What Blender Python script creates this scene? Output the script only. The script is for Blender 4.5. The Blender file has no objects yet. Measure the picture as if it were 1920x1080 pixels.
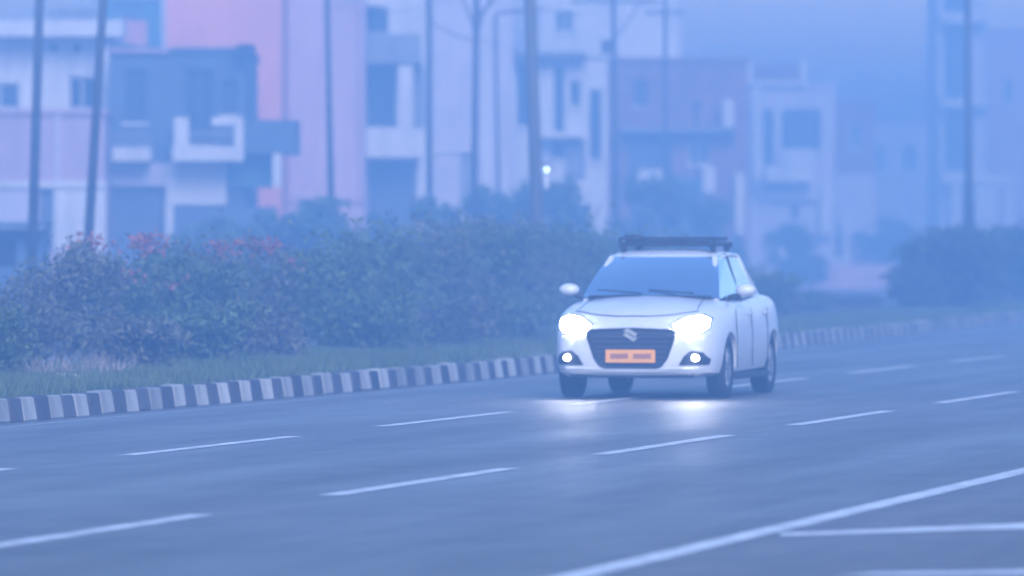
import bpy, bmesh, math, random
import numpy as np
from mathutils import Vector, Matrix
random.seed(7)
S = bpy.context.scene
COL = S.collection
# ------------------------------------------------------------------ camera
F, HOR, CX, H = 13000.0, 455.0, 960.0, 1.55      # focal length in photo pixels, horizon row, eye height
cam = bpy.data.cameras.new('camera'); camo = bpy.data.objects.new('camera', cam); COL.objects.link(camo)
camo.location = (0, 0, H); camo.rotation_euler = (math.radians(90), 0, 0)
cam.sensor_width = 36; cam.lens = F / 1920 * 36
cam.shift_y = -(540 - HOR) / 1920
cam.clip_start = .5; cam.clip_end = 6000
cam.dof.use_dof = True; cam.dof.focus_distance = 55; cam.dof.aperture_fstop = 2.5
S.camera = camo
# ------------------------------------------------------------------ sky and sun
SUN_EL, SUN_AZ = math.radians(30), math.radians(168)
w = bpy.data.worlds.new('World'); S.world = w; w.use_nodes = True
nt = w.node_tree; bg = nt.nodes['Background']
sky = nt.nodes.new('ShaderNodeTexSky'); sky.sky_type = 'NISHITA'; sky.sun_disc = False
sky.sun_elevation = SUN_EL; sky.sun_rotation = SUN_AZ
sky.air_density = 1.3; sky.dust_density = 0.0; sky.ozone_density = 4.0
nt.links.new(sky.outputs[0], bg.inputs[0]); bg.inputs[1].default_value = .085
sl = bpy.data.lights.new('sun', 'SUN'); slo = bpy.data.objects.new('sun', sl); COL.objects.link(slo)
sl.energy = 1.5; sl.angle = math.radians(30); sl.color = (1, .97, .93)
sd = Vector((math.sin(SUN_AZ) * math.cos(SUN_EL), math.cos(SUN_AZ) * math.cos(SUN_EL), math.sin(SUN_EL)))
slo.rotation_euler = sd.to_track_quat('Z', 'Y').to_euler()
# ------------------------------------------------------------------ colour management, sampling
vs = S.view_settings; vs.view_transform = 'Standard'; vs.look = 'None'; vs.gamma = 1; vs.use_curve_mapping = False
vs.exposure = 1.84
vs.use_white_balance = True; vs.white_balance_temperature = 5420; vs.white_balance_tint = 19
cy = S.cycles
cy.volume_bounces = 3; cy.max_bounces = 8; cy.diffuse_bounces = 3; cy.glossy_bounces = 3
cy.transparent_max_bounces = 24; cy.sample_clamp_indirect = 4; cy.sample_clamp_direct = 0
cy.use_denoising = True
S.render.engine = 'CYCLES'

TA = 2790 / 13000.0                               # tangent of the road's angle to the view axis
ALPHA = math.atan(TA)
def R(K, Z): return (Z * TA - K, Z)               # a point on the road line of offset K
def G(px, py, z=0): Z = F * (H - z) / (py - HOR); return ((px - CX) / F * Z, Z)
def X_(px, Z): return (px - CX) / F * Z
def H_(py, Z): return H + (HOR - py) / F * Z
# ------------------------------------------------------------------ materials
MATS = {}
def mat(name, col, rough=.8, var=.12, scale=3.0, bump=.0, spec=.3, metal=0, stain=0.0, stretch=(1, 1, 1), coat=0, emit=None, col2=None):
    if name in MATS: return MATS[name]
    m = bpy.data.materials.new(name); m.use_nodes = True; n = m.node_tree.nodes; l = m.node_tree.links
    b = n['Principled BSDF']; b.inputs['Roughness'].default_value = rough; b.inputs['Metallic'].default_value = metal
    b.inputs['Specular IOR Level'].default_value = spec; b.inputs['Coat Weight'].default_value = coat
    tc = n.new('ShaderNodeTexCoord'); mp = n.new('ShaderNodeMapping'); mp.inputs['Scale'].default_value = stretch
    l.new(tc.outputs['Object'], mp.inputs[0])
    no = n.new('ShaderNodeTexNoise'); no.inputs['Scale'].default_value = scale; no.inputs['Detail'].default_value = 6
    l.new(mp.outputs[0], no.inputs['Vector'])
    rp = n.new('ShaderNodeValToRGB'); c = Vector(col)
    lo = c * (1 - var); hi = Vector(col2) if col2 else c * (1 + var)
    rp.color_ramp.elements[0].position = .32; rp.color_ramp.elements[1].position = .68
    rp.color_ramp.elements[0].color = (*lo, 1); rp.color_ramp.elements[1].color = (*[min(1, x) for x in hi], 1)
    l.new(no.outputs['Fac'], rp.inputs[0]); out = rp.outputs[0]
    if stain:
        m2 = n.new('ShaderNodeMapping'); m2.inputs['Scale'].default_value = (2.2, 2.2, .25); l.new(tc.outputs['Object'], m2.inputs[0])
        n2 = n.new('ShaderNodeTexNoise'); n2.inputs['Scale'].default_value = 1.4; n2.inputs['Detail'].default_value = 5
        l.new(m2.outputs[0], n2.inputs['Vector'])
        r2 = n.new('ShaderNodeValToRGB'); r2.color_ramp.elements[0].position = .42; r2.color_ramp.elements[1].position = .66
        r2.color_ramp.elements[0].color = (0, 0, 0, 1); r2.color_ramp.elements[1].color = (stain, stain, stain, 1)
        l.new(n2.outputs['Fac'], r2.inputs[0])
        mx = n.new('ShaderNodeMix'); mx.data_type = 'RGBA'; l.new(r2.outputs[0], mx.inputs[0]); l.new(out, mx.inputs[6])
        mx.inputs[7].default_value = (c[0] * .45, c[1] * .43, c[2] * .4, 1); out = mx.outputs[2]
    l.new(out, b.inputs['Base Color'])
    if bump:
        bp = n.new('ShaderNodeBump'); bp.inputs['Strength'].default_value = bump; l.new(no.outputs['Fac'], bp.inputs['Height'])
        l.new(bp.outputs[0], b.inputs['Normal'])
    if emit:
        b.inputs['Emission Color'].default_value = (*emit[:3], 1); b.inputs['Emission Strength'].default_value = emit[3]
    MATS[name] = m; return m
def leafmat(name, c1, c2):
    if name in MATS: return MATS[name]
    m = bpy.data.materials.new(name); m.use_nodes = True; n = m.node_tree.nodes; l = m.node_tree.links
    b = n['Principled BSDF']; b.inputs['Roughness'].default_value = .6; b.inputs['Specular IOR Level'].default_value = .25
    g = n.new('ShaderNodeNewGeometry'); rp = n.new('ShaderNodeValToRGB')
    rp.color_ramp.elements[0].color = (*c1, 1); rp.color_ramp.elements[1].color = (*c2, 1)
    tc = n.new('ShaderNodeTexCoord'); no = n.new('ShaderNodeTexNoise'); no.inputs['Scale'].default_value = 2.2; no.inputs['Detail'].default_value = 3
    l.new(tc.outputs['Object'], no.inputs['Vector']); mr = n.new('ShaderNodeMapRange'); mr.inputs[1].default_value = .32; mr.inputs[2].default_value = .68; l.new(no.outputs['Fac'], mr.inputs[0])
    mx = n.new('ShaderNodeMix'); mx.inputs[0].default_value = .68; l.new(g.outputs['Random Per Island'], mx.inputs[2]); l.new(mr.outputs[0], mx.inputs[3])
    l.new(mx.outputs[0], rp.inputs[0]); l.new(rp.outputs[0], b.inputs['Base Color'])
    MATS[name] = m; return m
M = dict(
    asphalt=mat('asphalt', (.090, .080, .071), .54, .22, 1.2, .05, .5, stretch=(1, 1, 1)),
    shoulder=mat('shoulder_asphalt', (.108, .094, .088), .6, .2, 2.0, .08, .4),
    paint=mat('road_paint', (.58, .58, .58), .6, .28, 7, 0, .4, stain=.6),
    paint_worn=mat('worn_road_paint', (.34, .34, .34), .6, .25, 5, 0, .4, stain=.6),
    earth=mat('earth', (.17, .13, .10), .95, .25, .35, .2, .1),
    soil=mat('verge_soil', (.11, .105, .07), .95, .45, 2.2, .3, .1, col2=(.13, .115, .08)),
    kerb_white=mat('kerb_white', (.42, .41, .39), .8, .15, 7, .1, .2, stain=.5),
    kerb_black=mat('kerb_black', (.065, .06, .063), .8, .3, 7, .1, .2),
    white=mat('white_plaster', (.66, .65, .66), .85, .07, .8, 0, .2, stain=.35),
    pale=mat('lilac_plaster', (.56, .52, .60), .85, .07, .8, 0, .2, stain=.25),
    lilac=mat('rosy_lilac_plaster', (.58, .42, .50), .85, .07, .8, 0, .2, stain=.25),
    grey=mat('grey_plaster', (.26, .27, .30), .85, .12, 1.0, 0, .2, stain=.4),
    pink=mat('pink_plaster', (.80, .36, .31), .85, .08, .6, 0, .2, stain=.2),
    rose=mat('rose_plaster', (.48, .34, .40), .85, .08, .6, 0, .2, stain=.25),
    brick=mat('brick_wall', (.27, .16, .14), .9, .15, 2.0, 0, .1, stain=.3),
    blue=mat('blue_wall', (.10, .13, .18), .8, .12, 1.2, 0, .2, stain=.3),
    teal=mat('teal_paint', (.08, .20, .24), .7, .1, 1.2, 0, .3),
    shutter=mat('shutter_metal', (.10, .12, .15), .5, .15, 2, 0, .4, metal=.3),
    dark=mat('dark_interior', (.02, .025, .035), .9, .2, 2),
    pane=mat('window_glass', (.03, .05, .07), .12, .1, 2, 0, .6),
    concrete=mat('concrete_pole', (.115, .11, .095), .9, .2, 3, .05, .2, stretch=(1, 1, .3)),
    steel=mat('pole_steel', (.06, .065, .08), .6, .2, 3, 0, .4, metal=.3),
    wood=mat('branch_bark', (.07, .055, .04), .9, .3, 8),
    car=mat('white_car_paint', (.64, .64, .67), .28, .04, 1.2, 0, .5, coat=.5, stain=.12),
    black=mat('black_plastic', (.018, .018, .02), .5, .1, 6, 0, .4),
    rubber=mat('tyre_rubber', (.02, .02, .021), .85, .2, 9, 0, .25),
    rim=mat('wheel_rim', (.35, .35, .37), .35, .05, 4, 0, .5, metal=.8),
    chrome=mat('chrome', (.75, .76, .78), .15, .02, 4, 0, .5, metal=1),
    plate=mat('plate_yellow', (.82, .36, .04), .5, .05, 6, 0, .4),
    plate_mark=mat('plate_marks', (.36, .14, .05), .5, .1, 6, 0, .4),
    seat=mat('seat_fabric', (.05, .05, .055), .9, .1, 6),
    tarp=mat('blue_sheet', (.07, .11, .18), .6, .2, 2, 0, .3),
    litter=mat('pale_litter', (.5, .44, .42), .8, .2, 6),
)
def emis(name, c, s):
    m = bpy.data.materials.new(name); m.use_nodes = True; n = m.node_tree.nodes
    b = n['Principled BSDF']; b.inputs['Base Color'].default_value = (.8, .8, .8, 1)
    b.inputs['Emission Color'].default_value = (*c, 1); b.inputs['Emission Strength'].default_value = s
    MATS[name] = m; return m
M['lamp'] = emis('headlamp_lit', (1, .97, .9), 70)
M['fog'] = emis('fog_lamp_lit', (1, .98, .95), 14)
M['bulb'] = emis('bulb_lit', (.7, 1, .85), 3)
def glass():
    m = bpy.data.materials.new('car_glass'); m.use_nodes = True; n = m.node_tree.nodes; l = m.node_tree.links
    n.remove(n['Principled BSDF'])
    t = n.new('ShaderNodeBsdfTransparent'); t.inputs[0].default_value = (.55, .62, .66, 1)
    g = n.new('ShaderNodeBsdfGlossy'); g.inputs['Roughness'].default_value = .06; g.inputs[0].default_value = (.9, .95, 1, 1)
    lw = n.new('ShaderNodeLayerWeight'); lw.inputs[0].default_value = .80
    mx = n.new('ShaderNodeMixShader'); l.new(lw.outputs['Facing'], mx.inputs[0]); l.new(t.outputs[0], mx.inputs[1]); l.new(g.outputs[0], mx.inputs[2])
    l.new(mx.outputs[0], n['Material Output'].inputs[0]); return m
M['glass'] = glass()
M['leaf'] = leafmat('leaf_green', (.035, .062, .028), (.12, .16, .07))
M['leaf_dark'] = leafmat('leaf_dark', (.020, .040, .020), (.07, .10, .045))
M['leaf_dull'] = leafmat('leaf_dull', (.05, .06, .04), (.14, .135, .09))
M['leaf_far'] = leafmat('leaf_far', (.06, .10, .07), (.11, .17, .11))  # far crowns' green lightened so they fade, haze put into the colour
M['flower'] = leafmat('bougainvillea_red', (.17, .065, .065), (.34, .15, .15))
M['pinkleaf'] = leafmat('pale_pink_leaf', (.06, .08, .05), (.17, .17, .13))
M['grass'] = leafmat('grass_blades', (.05, .09, .03), (.14, .17, .07))
M['dry'] = leafmat('dry_grass', (.20, .17, .14), (.36, .31, .28))
def streaks(m, amt):
    n = m.node_tree.nodes; l = m.node_tree.links; b = n['Principled BSDF']; src = b.inputs['Base Color'].links[0].from_socket
    tc = n.new('ShaderNodeTexCoord'); mp = n.new('ShaderNodeMapping'); mp.vector_type = 'TEXTURE'; mp.inputs['Rotation'].default_value = (0, 0, -ALPHA); mp.inputs['Scale'].default_value = (1, 14, 1)
    no = n.new('ShaderNodeTexNoise'); no.inputs['Scale'].default_value = 1.1; no.inputs['Detail'].default_value = 4; no.inputs['Roughness'].default_value = .6
    l.new(tc.outputs['Object'], mp.inputs[0]); l.new(mp.outputs[0], no.inputs['Vector'])
    mr = n.new('ShaderNodeMapRange'); mr.inputs[1].default_value = .3; mr.inputs[2].default_value = .7; mr.inputs[3].default_value = 1 - amt; mr.inputs[4].default_value = 1 + amt
    l.new(no.outputs['Fac'], mr.inputs[0]); vm = n.new('ShaderNodeVectorMath'); vm.operation = 'SCALE'; l.new(src, vm.inputs[0]); l.new(mr.outputs[0], vm.inputs['Scale']); l.new(vm.outputs[0], b.inputs['Base Color'])
    r2 = n.new('ShaderNodeMapRange'); r2.inputs[1].default_value = .3; r2.inputs[2].default_value = .7; r2.inputs[3].default_value = b.inputs['Roughness'].default_value + .1; r2.inputs[4].default_value = b.inputs['Roughness'].default_value - .08
    l.new(no.outputs['Fac'], r2.inputs[0]); l.new(r2.outputs[0], b.inputs['Roughness'])
streaks(M['asphalt'], .18); streaks(M['shoulder'], .25)
def wear(m, amt):
    n = m.node_tree.nodes; l = m.node_tree.links; b = n['Principled BSDF']; src = b.inputs['Base Color'].links[0].from_socket
    oi = n.new('ShaderNodeObjectInfo'); mr = n.new('ShaderNodeMapRange'); mr.inputs[3].default_value = 1 - amt; mr.inputs[4].default_value = 1 + amt * .4
    l.new(oi.outputs['Random'], mr.inputs[0]); vm = n.new('ShaderNodeVectorMath'); vm.operation = 'SCALE'; l.new(src, vm.inputs[0]); l.new(mr.outputs[0], vm.inputs['Scale']); l.new(vm.outputs[0], b.inputs['Base Color'])
wear(M['kerb_white'], .4); wear(M['kerb_black'], .4)
# ------------------------------------------------------------------ helpers
def tag(o, label=None, cat=None, group=None, kind=None):
    if label: o['label'] = label
    if cat: o['category'] = cat
    if group: o['group'] = group
    if kind: o['kind'] = kind
    return o
def empty(name, loc=(0, 0, 0), rz=0, **k):
    o = bpy.data.objects.new(name, None); COL.objects.link(o); o.location = loc; o.rotation_euler = (0, 0, rz)
    o.empty_display_size = .3; return tag(o, **k)
def link(name, me, m, parent=None, loc=None, smooth=False):
    o = bpy.data.objects.new(name, me); COL.objects.link(o)
    if m is not None and not me.materials: me.materials.append(m)
    if smooth:
        for p in me.polygons: p.use_smooth = True
    if parent: o.parent = parent
    if loc: o.location = loc
    return o
def mesh(name, vs_, fs): me = bpy.data.meshes.new(name); me.from_pydata([tuple(v) for v in vs_], [], fs); me.update(); return me
class MB:
    def __init__(s): s.v = []; s.f = []
    def box(s, x0, y0, z0, x1, y1, z1):
        b = len(s.v)
        s.v += [(x, y, z) for z in (z0, z1) for x, y in ((x0, y0), (x1, y0), (x1, y1), (x0, y1))]
        s.f += [tuple(b + i for i in q) for q in ((0, 3, 2, 1), (4, 5, 6, 7), (0, 1, 5, 4), (1, 2, 6, 5), (2, 3, 7, 6), (3, 0, 4, 7))]; return s
    def tube(s, p, q, r0, r1=None, n=8, cap=True):
        r1 = r0 if r1 is None else r1; p = Vector(p); q = Vector(q); d = (q - p).normalized()
        u = d.orthogonal().normalized(); v = d.cross(u); b = len(s.v)
        for c, r in ((p, r0), (q, r1)):
            for i in range(n):
                a = 2 * math.pi * i / n; s.v.append(tuple(c + u * math.cos(a) * r + v * math.sin(a) * r))
        for i in range(n): j = (i + 1) % n; s.f.append((b + i, b + j, b + n + j, b + n + i))
        if cap: s.f.append(tuple(b + i for i in range(n))[::-1]); s.f.append(tuple(b + n + i for i in range(n)))
        return s
    def path(s, pts, r, n=8):
        for a, c in zip(pts, pts[1:]): s.tube(a, c, r, r, n)
        return s
    def prism(s, poly, y0, y1):          # polygon in (x,z), extruded along y
        b = len(s.v); n = len(poly)
        s.v += [(x, y0, z) for x, z in poly] + [(x, y1, z) for x, z in poly]
        s.f.append(tuple(range(b, b + n))); s.f.append(tuple(range(b + 2 * n - 1, b + n - 1, -1)))
        for i in range(n): j = (i + 1) % n; s.f.append((b + j, b + i, b + n + i, b + n + j))
        return s
    def build(s, name, m, parent=None, loc=None, smooth=False, bevel=0):
        me = mesh(name, s.v, s.f)
        bm = bmesh.new(); bm.from_mesh(me); bmesh.ops.recalc_face_normals(bm, faces=bm.faces)
        if bevel: bmesh.ops.bevel(bm, geom=list(bm.edges), offset=bevel, segments=2, affect='EDGES')
        bm.to_mesh(me); bm.free()
        return link(name, me, m, parent, loc, smooth)
def poly(name, pts, z, m, parent=None, **k):
    me = mesh(name, [(x, y, z) for x, y in pts], [tuple(range(len(pts)))])
    if me.polygons[0].normal.z < 0: me.flip_normals()
    o = link(name, me, m, parent); return tag(o, **k)
# ------------------------------------------------------------------ ground, road, markings
poly('ground', [(-700, -60), (700, -60), (700, 900), (-700, 900)], 0, M['earth'], kind='structure')
def KK(Z): return 17.1 + .032 * max(0.0, Z - 78)
edge = [R(KK(z), z) for z in (-30, 20, 50, 78, 90, 110, 140, 180, 240, 320, 420)]
def strip(name, a, b, z, m, **k):
    n = len(a); me = mesh(name, [(x, y, z) for x, y in a + b], [(i, i + 1, n + i + 1, n + i) for i in range(n - 1)])
    if me.polygons[0].normal.z < 0: me.flip_normals()
    return tag(link(name, me, m, k.pop('parent', None)), **k)
zs = (-30, 20, 50, 78, 90, 110, 140, 180, 240, 320, 420)
road = strip('road', edge, [R(6.45, z) for z in zs], .004, M['asphalt'], kind='structure')
shoulder = strip('road_shoulder', [R(6.45, z) for z in zs], [R(-9, z) for z in zs], .004, M['shoulder'], kind='structure')
def mark(name, K, z0, z1, wd, parent=road, n=None, m='paint'):
    n = n or max(1, int((z1 - z0) / 8))
    zz = [z0 + (z1 - z0) * i / n for i in range(n + 1)]
    h = wd / math.cos(ALPHA) / 2
    kf = K if callable(K) else (lambda z: K)
    return strip(name, [R(kf(z) + h, z) for z in zz], [R(kf(z) - h, z) for z in zz], .008, M[m], parent=parent)
mark('edge_line', 6.6, -20, 300, .17)
mark('edge_line', lambda z: KK(z) - .42, 20, 200, .08, m='paint_worn')
VX = 3750.0
def ZK(K, px): return F * K / (VX - px)
# lane dashes: the row nearer the camera and the row nearer the kerb
P1 = F * 10.2 * 6.12e-5
e0 = ZK(10.2, 400)
for i in range(-3, 16):
    z1 = e0 + i * P1; mark('lane_dash', 10.2, z1 - P1 * .66, z1 - P1 * .03, .15)
e1 = ZK(13.6, 565); 
d1 = ZK(13.6, 962) - e1
for i in range(-3, 14):
    z1 = e1 + i * d1; mark('lane_dash', 13.6, z1 - d1 * .66, z1 - d1 * .03, .14)
poly('gore_line', [G(1462, 1008), G(1462, 1002), G(1990, 980), G(1990, 992)], .008, M['paint'], shoulder)
poly('gore_line', [G(1560, 1084), G(1640, 1077), G(2050, 1068), G(2050, 1078)], .008, M['paint'], shoulder)
# kerb of separate painted blocks
kerb = empty('kerb', kind='structure')
def kerb_block_mesh():
    bm = bmesh.new(); bmesh.ops.create_cube(bm, size=1)
    for v in bm.verts:
        v.co.x *= .17; v.co.y *= .413; v.co.z = (v.co.z + .5) * .21
        if v.co.z > .1 and v.co.x > 0: v.co.x -= .035
    bmesh.ops.bevel(bm, geom=list(bm.edges), offset=.014, segments=1, affect='EDGES')
    me = bpy.data.meshes.new('kerb_block'); bm.to_mesh(me); bm.free(); return me
kw, kb = kerb_block_mesh(), kerb_block_mesh(); kw.materials.append(M['kerb_white']); kb.materials.append(M['kerb_black'])
z = 53.0; i = 0; KL = .4225
while z < 150:
    x0, y0 = R(KK(z) + .08, z); z2 = z + KL * math.cos(ALPHA); x1, y1 = R(KK(z2) + .08, z2)
    o = bpy.data.objects.new('kerb_block', kw if i % 2 else kb); COL.objects.link(o); o.parent = kerb
    o.location = ((x0 + x1) / 2, (y0 + y1) / 2, random.uniform(-.012, .006)); 
    o.rotation_euler = (random.uniform(-.02, .02), random.uniform(-.03, .03), -math.atan2(x1 - x0, y1 - y0) + random.uniform(-.02, .02))
    z = z2; i += 1
for a, b, kk in ((-30, 53, 'near'), (150, 420, 'far')):
    n = 10; zz = [a + (b - a) * i / n for i in range(n + 1)]
    v = []; 
    for t in zz:
        for dk, hh in ((0, 0), (0.03, .2), (.16, .2), (.16, 0)): x, y = R(KK(t) + dk, t); v.append((x, y, hh))
    f = [(4 * i + j, 4 * i + j + 1, 4 * i + j + 5, 4 * i + j + 4) for i in range(n) for j in range(3)]
    o = link('kerb_run', mesh('kerb_run', v, f), M['kerb_white'], kerb); o['kind'] = 'stuff'
# planted median behind the kerb
vz = [-30, 20, 50, 60, 70, 80, 90, 100, 110, 120, 130, 140, 160, 200, 300, 420]
prof = [(.17, .17), (.9, .19), (2.2, .27), (3.6, .27), (4.8, .1), (5.2, -.02)]
vv = []
for t in vz:
    for dk, hh in prof: x, y = R(KK(t) + dk, t); vv.append((x, y, hh))
np_ = len(prof)
tag(link('median_verge', mesh('median_verge', vv, [(np_ * i + j, np_ * i + j + 1, np_ * (i + 1) + j + 1, np_ * (i + 1) + j) for i in range(len(vz) - 1) for j in range(np_ - 1)]), M['soil']), kind='structure')
strip('far_road', [R(KK(z) + 5.4, z) for z in zs], [R(KK(z) + 15.5, z) for z in zs], .004, M['asphalt'], kind='structure')
def blades(name, n, fn, hmin, hmax, m, wd=.012, seed=1):
    rg = random.Random(seed); v = []; f = []
    for i in range(n):
        x, y, z0 = fn(rg); a = rg.uniform(0, 6.28); h = rg.uniform(hmin, hmax); lx, ly = rg.gauss(0, .35) * h, rg.gauss(0, .35) * h
        b = len(v); cx_, sx_ = math.cos(a) * wd, math.sin(a) * wd
        v += [(x - cx_, y - sx_, z0), (x + cx_, y + sx_, z0), (x + lx, y + ly, z0 + h)]; f.append((b, b + 1, b + 2))
    return link(name, mesh(name, v, f), m)
def vpos(z0, z1, k0, k1):
    def fn(rg):
        t = rg.uniform(z0, z1); dk = rg.uniform(k0, k1); x, y = R(KK(t) + dk, t); return x, y, .16 + .03 * dk
    return fn
tag(blades('verge_grass', 60000, vpos(55, 80, .25, 2.4), .04, .17, M['grass'], .011, 3), kind='stuff')
tag(blades('verge_grass', 20000, vpos(80, 150, .25, 2.6), .03, .12, M['grass'], .014, 4), kind='stuff')
# ------------------------------------------------------------------ foliage
def leafcloud(name, lobes, n, size, m, seed, inner=.35, flat=0):
    rg = np.random.default_rng(seed); tot = sum(l[3] * l[4] * l[5] for l in lobes) ; V = []
    for (cx, cy, cz, rx, ry, rz) in lobes:
        k = int(n * rx * ry * rz / tot); d = rg.normal(size=(k, 3)); d /= np.linalg.norm(d, axis=1)[:, None]
        rad = np.where(rg.random(k) < inner, rg.random(k) ** .5 * .8, rg.normal(.92, .16, k))
        # clumps: pull leaves towards random twig tips
        tips = rg.normal(size=(max(6, k // 60), 3)); tips /= np.linalg.norm(tips, axis=1)[:, None]
        idx = rg.integers(0, len(tips), k); d2 = d * .45 + tips[idx] * (.55 + .25 * rg.random((k, 1))); 
        use = rg.random(k) < .6; d = np.where(use[:, None], d2, d)
        p = d * rad[:, None] * np.array([rx, ry, rz]) + np.array([cx, cy, cz]); p = p[p[:, 2] > .02]
        V.append(p)
    P = np.concatenate(V); k = len(P)
    a = rg.normal(size=(k, 3)); a /= np.linalg.norm(a, axis=1)[:, None]; b = rg.normal(size=(k, 3)); b -= (a * b).sum(1)[:, None] * a
    b /= np.linalg.norm(b, axis=1)[:, None]; s = size * rg.uniform(.6, 1.4, (k, 1))
    q = np.stack([P - a * s, P + b * s * .45, P + a * s, P - b * s * .45], 1).reshape(-1, 3)
    me = bpy.data.meshes.new(name); me.vertices.add(4 * k); me.vertices.foreach_set('co', q.ravel())
    me.loops.add(4 * k); me.loops.foreach_set('vertex_index', np.arange(4 * k)); me.polygons.add(k)
    me.polygons.foreach_set('loop_start', np.arange(0, 4 * k, 4)); me.update(calc_edges=True); me.validate()
    me.materials.append(m); return me
def stems(hh, spread, n, seed, r=.02):
    rg = random.Random(seed); b = MB()
    for i in range(n):
        a = rg.uniform(0, 6.28); p = Vector((rg.uniform(-.1, .1), rg.uniform(-.1, .1), -.1)); d = Vector((math.cos(a) * spread, math.sin(a) * spread, hh))
        q = p + d * .5 + Vector((rg.uniform(-.1, .1), rg.uniform(-.1, .1), 0)); t = p + d
        b.tube(p, q, r, r * .7, 5); b.tube(q, t, r * .7, r * .3, 5)
        for j in range(2):
            a2 = a + rg.uniform(-1, 1); b.tube(q, q + Vector((math.cos(a2) * spread * .6, math.sin(a2) * spread * .6, hh * .4)), r * .5, r * .2, 4)
    return b
def lobes_for(w_, h_, seed, n=7):
    rg = random.Random(seed); L = [(0, 0, h_ * .5, w_ * .36, w_ * .34, h_ * .46)]
    for i in range(n):
        a = rg.uniform(0, 6.28); rr = rg.uniform(.15, .36) * w_; s = rg.uniform(.14, .26)
        L.append((math.cos(a) * rr, math.sin(a) * rr, h_ * rg.uniform(.22, .84), w_ * s, w_ * s, h_ * rg.uniform(.12, .22)))
    return L
def shrub(px, pybase, K=None, w_=2.2, ht=1.5, label='', seed=1, leaf='leaf', n=3800, size=.045, flowers=None, group=None, name='shrub', Z=None, cat='shrub', z0=.2):
    if Z is None: Z = pybase
    o = empty(name, (X_(px, Z), Z, z0), random.uniform(0, 6), label=label, cat=cat, group=group)
    L = lobes_for(w_, ht, seed)
    link('foliage', leafcloud('foliage', L, int(n * 1.35), size * .85, M[leaf], seed), None, o)
    stems(ht * .8, w_ * .3, 6, seed).build('stem', M['wood'], o)
    if flowers:
        o.rotation_euler = (0, 0, 0)
        link('flowers', leafcloud('flowers', flowers, 260, .040, M['flower'], seed + 50, .75), None, o)['kind'] = 'stuff'
    return o
HG = 'shrubs of the planted median'
def top(py, Z, z0=.2): return H_(py, Z) - z0
# (px, Z, width m, top row, label, leaf, flowers)
rows = [
 (-60, 66, 1.9, 560, 'low green shrub at the left edge of the picture behind the striped kerb', 'leaf', None),
 (30, 73, 1.7, 535, 'dull green shrub with reddish twigs near the left edge above pale litter', 'leaf_dull', None),
 (130, 75, 1.5, 455, 'tall loose shrub with pale silvery pink leaves under the second leaning pole', 'pinkleaf', None),
 (215, 77, 1.9, 475, 'dark green shrub with a red flowering crest right of the pale pink shrub', 'leaf', [(-.25, -.2, 1.36, .38, .3, .14), (.35, -.2, 1.30, .3, .3, .14), (.1, -.6, 1.0, .3, .2, .2)]),
 (330, 79, 2.1, 462, 'dark shrub with scattered red blossoms below the white balcony', 'leaf', [(-.3, -.3, 1.38, .4, .3, .13), (.5, -.3, 1.28, .3, .3, .14), (-.1, -.7, .95, .35, .15, .2)]),
 (440, 81, 2.0, 440, 'tall green shrub beside the brightest red blossom cluster', 'leaf_dull', None),
 (515, 82, 1.7, 468, 'shrub carrying the largest cluster of red blossoms in the median', 'leaf', [(-.15, -.5, 1.30, .36, .2, .17), (.2, -.5, 1.12, .16, .2, .12)]),
 (610, 85, 2.3, 440, 'green shrub just right of the red flowering shrubs', 'leaf', None),
 (700, 89, 2.3, 402, 'tall bushy shrub below the balcony with the white column', 'leaf', None),
 (790, 92, 2.3, 405, 'broad green shrub left of the slim pole with the cross arms', 'leaf_dull', None),
 (880, 95, 2.4, 412, 'broad green shrub directly under the slim pole with the cross arms', 'leaf', None),
 (970, 98, 2.4, 408, 'dense green shrub at the foot of the thick concrete pole', 'leaf_dull', None),
 (1060, 102, 2.5, 412, 'dense green shrub behind the left door mirror of the car', 'leaf', None),
 (1150, 106, 2.5, 422, 'dense green shrub hidden partly behind the roof rack of the car', 'leaf', None),
 (1250, 112, 2.4, 470, 'low shrub directly behind the windscreen of the white car', 'leaf_dull', None),
 (1410, 122, 1.9, 500, 'small green shrub beyond the right side of the white car', 'leaf', None),
 (1500, 132, 1.7, 545, 'small low shrub right of the car before the pinkish ground', 'leaf', None),
 (1590, 142, 1.8, 552, 'small flat shrub between the car and the big round shrub', 'leaf_dull', None),
]
for i, (px, Z, w_, tp, lb, lf, fl) in enumerate(rows):
    shrub(px, None, None, w_, top(tp, Z), lb, 20 + i, lf, 4600 if Z < 85 else 3800, .042 if Z < 85 else .055, fl, HG, 'flowering_shrub' if fl else 'shrub', Z)
shrub(1785, None, None, 3.1, top(425, 138), 'big rounded shrub around the foot of the right hand pole', 90, 'leaf_dark', 7500, .07, None, HG, 'shrub', 138)
shrub(1712, None, None, 1.3, top(490, 136), 'lower shrub at the left foot of the big rounded one', 92, 'leaf_dark', 2600, .07, None, HG, 'shrub', 136)
shrub(1930, None, None, 2.8, top(420, 152), 'rounded shrub cut by the right edge of the picture', 91, 'leaf_dark', 5500, .07, None, HG, 'shrub', 152)
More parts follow.
